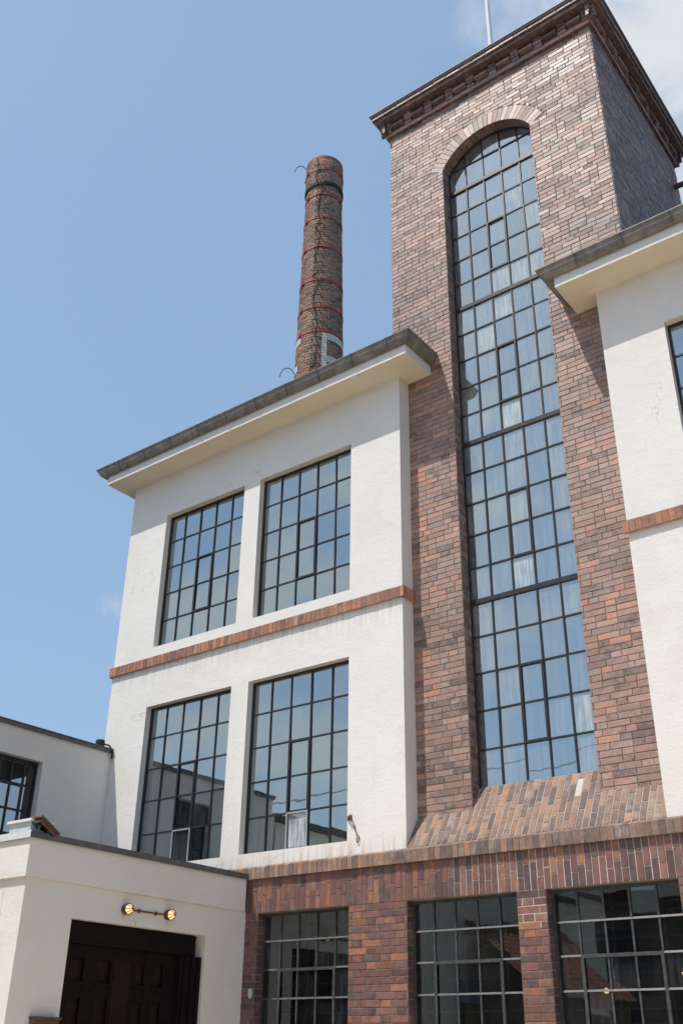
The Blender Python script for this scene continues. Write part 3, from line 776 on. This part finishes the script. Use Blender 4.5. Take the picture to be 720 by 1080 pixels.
# ================================================================== ENTRANCE BUILDING
ent = thing('entrance_building', 'low flat-roofed cream entrance building with a wide black door', 'building', (-3.85, -1.68, 0))
EX, EY, EZ, EB = -2.382, -3.362, 3.618, 3.188
EXW, EYW = EX-.028, EY+.038
DY0, DY1, DZ = -2.686, -0.679, 2.857
WX = -5.322
def entrance():
    mb = MB()
    TE = frameT((EXW, 0, 0), (0, 1, 0), (1, 0, 0))
    wall_sheet(mb, TE, EYW, -0.002, 0, EB, 0.34, [(DY0, DY1, 0.0, DZ)])
    mb.box(WX+.003, EXW-.345, EYW, EYW+.3, 0, EB)
    mb.box(WX+.003, EXW-.345, EYW+.3, -.05, 3.05, EB)
    mb.build('wall', M_CREAM, ent)
    pb = MB()
    pb.box(WX+.003, EX, EY, -.052, EB+.001, EZ-.04)
    pb.build('parapet', M_CREAM, ent)
    cb = MB()
    e = 0.022
    cb.box(EX-.30, EX+e, EY-e, -.053, EZ-.04, EZ+.012); cb.box(WX+.006, EX-.30, EY-e, EY+.28, EZ-.04, EZ+.012)
    # drip edge
    cb.box(EX+e, EX+e+.006, EY-e-.006, -.053, EZ-.055, EZ+.006)
    c = cb.build('coping', M_COPING, ent); 
    eb = MB(); eb.box(WX+.006, EX+e+.006, EY-e-.006, EY-e, EZ-.055, EZ+.016); eb.build('edge_strip', M_BLUEW, c)
    rf = MB(); rf.box(WX+.006, EX-.302, EY+.282, -.055, EZ-.038, EZ-.02); rf.build('roof', M_ROOF, ent)
    # door: black beam, two leaves with panels, folded shutter on the right
    X0 = EXW-.16
    db = MB()
    db.box(X0-.06, X0, DY0, DY1, 0.0, DZ)                       # door slab / backing
    db.box(X0, X0+.07, DY0+.0, DY1-.10, DZ-.21, DZ-.002)          # head beam
    db.box(X0+.07, X0+.085, DY0, DY1-.10, DZ-.225, DZ-.20)
    db.box(X0, X0+.11, DY0+.001, DY0+.09, 0, DZ-.22)
    d = db.build('door', M_DOOR, ent)
    fb = MB()
    y = DY1-.34
    for k in range(6):
        fb.box(X0+.001, X0+.115+.012*(k % 2), y, y+.047, 0.02, DZ-.235); y += .056
    fb.build('folded_shutter', M_DOOR, d)
    cols = [(DY0+.15, DY0+.33), (DY0+.52, DY0+.70), (DY0+1.05, DY0+1.19), (DY0+1.33, DY0+1.47)]
    st = MB(); pn = MB()
    zA, zB, zC, zD = DZ-.36, DZ-.58, DZ-.74, 1.1
    edges = [DY0+.09] + [v for ab in cols for v in ab] + [DY1-.345]
    for k in range(0, len(edges), 2): st.box(X0+.002, X0+.05, edges[k], edges[k+1], 0.05, DZ-.225)
    for a, b in cols:
        st.box(X0+.002, X0+.045, a, b, zA, DZ-.225); st.box(X0+.002, X0+.045, a, b, zC, zB); st.box(X0+.002, X0+.045, a, b, 0.05, zD)
        pn.box(X0+.002, X0+.012, a, b, zB, zA); pn.box(X0+.002, X0+.012, a, b, zD, zC)
        st.box(X0+.045, X0+.06, a-.02, b+.02, zB-.03, zB)
    pn.box(X0+.051, X0+.056, DY0+.74, DY0+.98, 0.3, DZ-.34)
    st.build('door_frame', M_DOOR, d); pn.build('door_pane', M_DOORPANE, d)
    hb = MB(); hb.tube([(X0+.06, DY0+.86, 1.0), (X0+.11, DY0+.86, 1.0), (X0+.11, DY0+.86, 1.35), (X0+.06, DY0+.86, 1.35)], 0.012, 8); hb.build('handle', M_RUST, d)
entrance()
def wall_lamp(y, z, lean, label):
    x = EXW
    t = thing('wall_lamp', label, 'lamp', (x, y, z), 'round lamps over the black door')
    b = MB(); b.lathe([(0.0,0),(0.052,0),(0.052,.018),(0.046,.03),(0.046,.05)], (x, y, z), 24, axis=(1,0,0)); b.lathe([(.046,.05),(.058,.05),(.060,.062),(.052,.068)], (x,y,z), 24, axis=(1,0,0))
    b.build('base', M_RUST, t, True)
    g_ = MB(); prof = [(0.050*math.cos(a), .060+0.062*math.sin(a)) for a in [math.pi/2*k/8 for k in range(9)]]
    g_.lathe(prof, (x, y, z), 24, axis=(1,0,0)); g_.build('lamp_glass', M_BULB, t, True)
    c = MB()
    for k in range(4):
        a = math.pi*k/4
        c.tube([Vector((x+.062+.068*math.sin(s), y+.056*math.cos(s)*math.cos(a), z+.056*math.cos(s)*math.sin(a))) for s in [math.pi*i/10 for i in range(11)]], .0035, 6)
    c.build('wire_guard', M_RUST, t)
wall_lamp(-1.975, 3.015, 0, 'lit round lamp above the black door, the one farther from the brick wall')
wall_lamp(-1.335, 3.020, 0, 'lit round lamp above the black door, the one nearer the brick wall')
c = MB(); c.tube([(EXW+.012, -1.92, 3.017), (EXW+.012, -1.39, 3.02)], .009, 8); 
for y in (-1.78, -1.52): c.box(EXW+.0005, EXW+.024, y-.012, y+.012, 3.0, 3.036)
tag(c.build('conduit', M_RUST), 'thin conduit on the cream wall joining the two round lamps', 'conduit')
pq = MB(); pts = [(-.028,.035),(.028,.035),(.028,-.01),(.018,-.03),(0,-.038),(-.018,-.03),(-.028,-.01)]
cx, cz = -2.262, 2.272
pq.idx([(cx+a, -.02, cz+b*1.5) for a, b in pts]+[(cx+a, -.001, cz+b*1.5) for a, b in pts], [tuple(reversed(range(7)))]+[(k, (k+1) % 7, 7+(k+1) % 7, 7+k) for k in range(7)])
tag(pq.build('wall_plaque', M_PLAQUE), 'small pale shield-shaped plaque on the dark brick pier beside the entrance building', 'plaque')
# small rendered block and floodlight standing on the flat roof
blk = thing('roof_block', 'small pale block with a flat cap standing on the corner of the entrance roof', 'block', (-2.62, -3.2, EZ))
b = MB(); b.box(-2.80, -2.45, -3.34, -3.06, EZ+.013, EZ+.12); b.build('body', M_BLUEW, blk)
b = MB(); b.box(-2.825, -2.425, -3.365, -3.04, EZ+.121, EZ+.148); b.build('cap', M_WHITE, blk)
fl = thing('floodlight', 'tilted bronze floodlight at the corner of the flat entrance roof', 'floodlight', (-2.40, -3.2, EZ))
def flood():
    a = MB()
    P = Vector((-2.385, -3.20, EZ+.085)); R_ = Matrix.Rotation(math.radians(-30), 4, 'X') 
    tf = lambda p: P + (R_ @ Vector(p))
    a.box(-.09, .09, -.15, .15, -.012, .012, T=tf); a.box(-.075, .075, -.12, .12, -.05, -.012, T=tf)
    a.build('housing', M_FLOOD, fl)
    g_ = MB(); g_.box(-.07, .07, -.115, .115, -.056, -.0505, T=tf); g_.build('lens', M_GLASS_D, fl)
    k = MB(); k.tube([(-2.385,-3.28,EZ+.013),(-2.385,-3.28,EZ+.10)], .014, 8); k.box(-2.43,-2.34,-3.31,-3.25,EZ+.012,EZ+.02); k.build('bracket', M_COPING, fl)
flood()
bx = thing('letter_box', 'small brown wall box low on the cream wall left of the black door', 'box', (EXW, -2.88, 1.75))
b = MB(); b.box(EXW+.001, EXW+.07, -3.04, -2.73, 1.55, 1.90); b.build('body', M_FLOOD, bx)
b = MB(); b.box(EXW+.001, EXW+.09, -3.05, -2.72, 1.901, 1.925); b.build('lid', M_RUST, bx)

# ================================================================== LEFT WING
wing = thing('side_wing', 'cream side wing with a dark coping at the left edge behind the entrance building', 'building', (-7, -1.7, 0))
WZ, WY0 = 5.663, -3.5
def wing_():
    TW_ = frameT((WX, 0, 0), (0, 1, 0), (1, 0, 0))
    mb = MB(); wall_sheet(mb, TW_, WY0, -.002, 0, WZ-.05, 0.34, [(-2.02, -1.20, 3.85, 5.226)])
    mb.box(-9.5, WX-.341, WY0, WY0+.3, 0, WZ-.05); mb.build('wall', M_CREAM, wing)
    c = MB(); c.box(WX-.28, WX+.035, WY0-.03, -.003, WZ-.05, WZ); c.box(WX-.30, WX+.045, WY0-.04, -.003, WZ, WZ+.014); c.box(-9.5, WX-.3, WY0-.03, WY0+.3, WZ-.05, WZ); c.build('coping', M_COPING, wing)
    r = MB(); r.box(-9.5, WX-.282, WY0+.3, 0.0, WZ-.12, WZ-.08); r.build('roof', M_ROOF, wing)
    window(wing, TW_, -2.02, -1.20, 3.85, 5.226, -0.12, 4, 4, [(1,3,1,3)], bar=0.03, rim=0.035, dirt=lambda c, k: .6, mglass=M_GLASS_W)
    i = MB(); i.box(-8.2, WX-.36, WY0+.4, -.1, 3.3, 3.4); i.box(-8.3, -8.2, WY0+.4, -.1, 3.3, WZ-.13); i.build('interior', M_INTD, wing)
wing_()
p = MB(); p.lathe([(0,0),(.06,0),(.07,.02),(.07,.09),(.06,.11),(0,.115)], (WX-.06, -.19, WZ+.014), 16)
p.tube([(WX-.06,-.19,WZ+.08),(WX+.0,-.06,WZ+.06),(WX+.06,-.03,WZ-.03),(WX+.05,-.03,WZ-.14)], .014, 8)
tag(p.build('roof_outlet', M_CABLE), 'small black capped outlet on the dark coping where the side wing meets the white wall', 'outlet')

# hook on the white wall
hk = MB(); hk.tube([(-0.835, -.002, 4.13), (-.80, -.05, 4.16), (-.765, -.055, 4.155), (-.755, -.04, 4.13)], .011, 8)
hk.tube([(-.757, -.04, 4.14), (-.735, -.028, 4.06), (-.695, -.014, 3.94)], .006, 6)
hk.tube([Vector((-.683+.018*math.cos(a), -.012, 3.895+.045*math.sin(a))) for a in [2*math.pi*k/14 for k in range(15)]], .005, 6)
hk.box(-.82, -.78, -.012, -.001, 4.13, 4.19)
tag(hk.build('window_hook', M_RUST), 'rusty iron hook hanging on the white wall by the lower window', 'hook')

# ================================================================== CHIMNEY
ch = thing('brick_chimney', 'tall round tapering brick chimney with red iron hoops behind the white building', 'chimney', (-9.68, 10.0, 0))
CX, CY = -9.68, 10.0
def crad(z): return 0.5*(1.225 + (28.3-z)*0.0375) if z < 28.3 else 0.5*1.225
def chimney():
    mb = MB(); n = 40
    mb.lathe([(crad(z)-.006, z) for z in (0, 5, 10, 15, 18, 20, 22, 24, 26, 28.4)], (CX, CY, 0), n, 1)
    mb.lathe([(.615, 28.4), (.640, 28.5), (.640, 29.55), (.625, 29.75), (.47, 29.76), (.46, 27.0)], (CX, CY, 0), n, 1)
    z = 17.5; r = 0
    dirx = Vector((6.68-CX, -10-CY, 0)).normalized(); ang0 = math.atan2(dirx.y, dirx.x)
    while z < 29.70:
        H = 0.105 if z < 28.45 else 0.10
        for k in range(19):
            R0 = (crad(z) if z < 28.45 else (.642 if z < 29.5 else .642-(z-29.5)*.06)); R1 = (crad(z+H) if z < 28.45 else (.642 if z+H < 29.5 else .642-(z+H-29.5)*.06))
            w = 2*math.pi/19; a0 = k*w + (r % 2)*w/2; a1 = a0+w
            mid = (a0+a1)/2
            if math.cos(mid-ang0) < -0.25: continue
            ja = .015/R0; jz = .013; pr = .008+random.uniform(-.003, .003)
            am = (a0+a1)/2
            P = lambda a, q, zz: Vector((CX+q*math.cos(a), CY+q*math.sin(a), zz))
            vs = []
            for q0, q1 in ((R0-.004, R1-.004), (R0+pr, R1+pr)):
                vs += [P(a0+ja, q0, z+jz), P(am, q0, z+jz), P(a1-ja, q0, z+jz), P(a1-ja, q1, z+H-jz), P(am, q1, z+H-jz), P(a0+ja, q1, z+H-jz)]
            at = rb(-.02)
            mb.idx(vs, [(6,7,10,11), (7,8,9,10), (0,1,7,6), (1,2,8,7), (2,3,9,8), (3,4,10,9), (4,5,11,10), (5,0,6,11)], 0, at)
        z += H; r += 1
    mb.build('shaft', [M_BRICK_C, M_MORT_C], ch)
                    # glazed white bricks set as tall lettering
    def white(a0, a1, z0, z1):
        wb = MB()
        n = max(1, round((a1-a0)*.72/.13)); q = max(1, round((z1-z0)/.1))
        for i in range(n):
            for k in range(q):
                b0, b1 = a0+(a1-a0)*i/n+.004, a0+(a1-a0)*(i+1)/n-.004; y0, y1 = z0+(z1-z0)*k/q+.005, z0+(z1-z0)*(k+1)/q-.005
                vs = [Vector((CX+(crad(y)+d)*math.cos(ang0+b), CY+(crad(y)+d)*math.sin(ang0+b), y)) for d in (.0, .017) for b, y in ((b0,y0),(b1,y0),(b1,y1),(b0,y1))]
                wb.idx(vs, [(4,5,6,7),(0,1,5,4),(1,2,6,5),(2,3,7,6),(3,0,4,7)])
        wb.build('white_lettering', M_WBRICK, ch)
    white(.08, .30, 17.5, 21.98); white(.305, 1.4, 21.72, 21.98); white(.305, 1.4, 20.85, 21.1); white(.305, 1.4, 19.6, 19.85)
    white(-1.4, -.92, 21.72, 21.98); white(-1.4, -1.05, 20.7, 20.95)
    for z in (22.06, 23.04, 24.18, 25.60, 26.91, 28.0, 29.16):
        h = MB(); R = (crad(z) if z < 28.4 else .642)+.012; hh = .05
        h.lathe([(R-.01, z-hh), (R+.012, z-hh), (R+.012, z+hh), (R-.01, z+hh)], (CX, CY, 0), 40)
        for k in range(3):
            a = ang0-1.0+k*2.1; h.box(-.05, .05, -.03, .04, z-.05, z+.05, T=lambda p, a=a, R=R: Vector((CX+math.cos(a)*(R+p.y)-math.sin(a)*p.x, CY+math.sin(a)*(R+p.y)+math.cos(a)*p.x, p.z)))
        h.build('hoop', M_RED, ch, False)
    h = MB(); h.lathe([(.60, 28.42), (.668, 28.42), (.668, 28.56), (.64, 28.57)], (CX, CY, 0), 40); h.build('collar', M_DARKHOOP, ch)
    h = MB(); h.lathe([(.44, 29.70), (.642, 29.70), (.642, 29.80), (.44, 29.80)], (CX, CY, 0), 40, 0)
    for k in range(16):
        a = 2*math.pi*k/16+.1; h.tube([(CX+.55*math.cos(a), CY+.55*math.sin(a), 29.8), (CX+.57*math.cos(a), CY+.57*math.sin(a), 29.8+random.uniform(.0,.05))], .05, 6)
    h.build('rim', M_RED, ch)
    # slack lightning conductor and old climbing cable
    for off, amp, seed in ((-0.30, .22, 3),):
        rnd = random.Random(seed); pts = []; z = 29.7; a = off
        while z > 17.5:
            R = (crad(z) if z < 28.4 else .645)+.03
            aa = ang0+a+rnd.uniform(-amp, amp); pts.append((CX+R*math.cos(aa), CY+R*math.sin(aa), z)); z -= rnd.uniform(.18, .38)
        k = MB(); k.tube(pts, .013, 5); k.build('cable', M_CABLE, ch)
    # step irons, each a small staple
    z = 17.6
    while z < 29.3:
        for a in (ang0-.16,):
            k = MB()
            R = (crad(z) if z < 28.4 else .645); t = Vector((-math.sin(a), math.cos(a), 0)); q = Vector((math.cos(a), math.sin(a), 0)); c0 = Vector((CX, CY, z))
            k.tube([c0+q*(R-.01)-t*.13, c0+q*(R+.17)-t*.13, c0+q*(R+.17)+t*.13, c0+q*(R-.01)+t*.13], .014, 5); k.build('step_iron', M_CABLE, ch)
        z += .34
    for zz, off in ((29.3, -1.35), (20.6, -1.45)):
        a = ang0+off; R = crad(min(zz, 28.2)); q = Vector((math.cos(a), math.sin(a), 0)); t = Vector((-math.sin(a), math.cos(a), 0)); c0 = Vector((CX, CY, zz))
        k = MB(); k.tube([c0+q*(R+.22-.24*math.cos(s))+Vector((0,0,.42*math.sin(s))) for s in [math.pi*(-.5)+math.pi*1.3*i/14+.5 for i in range(15)]], .013, 6); k.build('rod_loop', M_CABLE, ch)
chimney()
ch.location.z -= 0.5

# ================================================================== WHAT THE PANES REFLECT (behind and beside the camera)
lw = thing('low_outbuilding', 'low cream outbuilding with dark roof edge continuing the side wing', 'building', (-7, -9, 0))
m = MB(); m.box(-9.5, WX, -17, WY0-.05, 0, 5.28); m.build('wall', M_CREAM, lw)
m = MB(); m.box(-9.6, WX+.08, -17.1, WY0-.06, 5.281, 5.40); m.build('roof', M_ROOF, lw)
ls = thing('tiled_shed', 'lean-to shed with red tiled roof against the outbuilding', 'shed', (-4.5, -11.5, 0))
m = MB(); m.box(WX+.01, -3.7, -14.4, -9.2, 0, 2.7); m.build('wall', M_RENDER, ls)
m = MB()
for i in range(14):
    for k in range(19):
        x0, x1 = WX+.05+(1.75)*i/14, WX+.05+(1.75)*(i+1)/14+.04; y0 = -14.5+5.4*k/22; y1 = y0+.235
        z0, z1 = 4.25-1.5*i/14, 4.25-1.5*(i+1)/14-.02
        m.face([(x0, y0, z0+.03), (x1, y0, z1+.03), (x1, (y0+y1)/2, z1+.06), (x0, (y0+y1)/2, z0+.06)][::1], 0); m.face([(x0, (y0+y1)/2, z0+.06), (x1, (y0+y1)/2, z1+.06), (x1, y1, z1+.03), (x0, y1, z0+.03)], 0)
m.build('roof', M_TILE, ls)
op = thing('opposite_building', 'long dark building across the courtyard, seen only mirrored in the ground floor panes', 'building', (0, -26, 0))
m = MB(); m.box(-30, 26, -32, -24, 0, 6.2); m.build('wall', M_RENDER, op)
m = MB(); m.idx([(-30.4,-23.6,6.2),(26.4,-23.6,6.2),(26.4,-32.4,6.2),(-30.4,-32.4,6.2),(-30.4,-28,7.6),(26.4,-28,7.6)], [(0,1,5,4),(2,3,4,5),(3,0,4),(1,2,5),(0,3,2,1)]); m.build('roof', M_ROOF, op)
for k in range(14):
    m = MB(); x = -28+k*3.9; m.box(x, x+1.5, -23.99, -23.93, 1.2, 3.0); m.box(x, x+1.5, -23.99, -23.93, 3.8, 5.4); m.build('window', M_STEEL, op)
cb = MB(); cb.tube([(-30+x*2.0, -16, 9.25+0.55*((x*2.0-30)/30)**2 if False else 9.1+0.0022*(x*2.0-14)**2) for x in range(0, 31)], .02, 6)
tag(cb.build('overhead_cable', M_FLASH), 'overhead cable strung across the courtyard, mirrored in the panes', 'cable')
# small lights inside the ground floor
for x, z, lab in ((-2.594+.45, 3.112, 'glowing pendant lamp inside the ground floor window beside the entrance building'), (1.365, 2.323, 'tiny glowing lamp low inside the ground floor window right of the narrow pier'), (2.30, 2.483, 'warm glowing lamp inside the ground floor at the picture edge')):
    t = thing('pendant_lamp', lab, 'lamp', (x, 2.0, z), 'pendant lamps inside the ground floor')
    m = MB(); m.lathe([(0,-.03),(.022,-.022),(.03,0),(.022,.022),(.008,.03)], (x, 2.0, z), 12); m.build('bulb', M_BULB2, t, True)
    m = MB(); m.tube([(x, 2.0, z+.03), (x, 2.0, 3.38)], .005, 6); m.build('cord', M_CABLE, t)
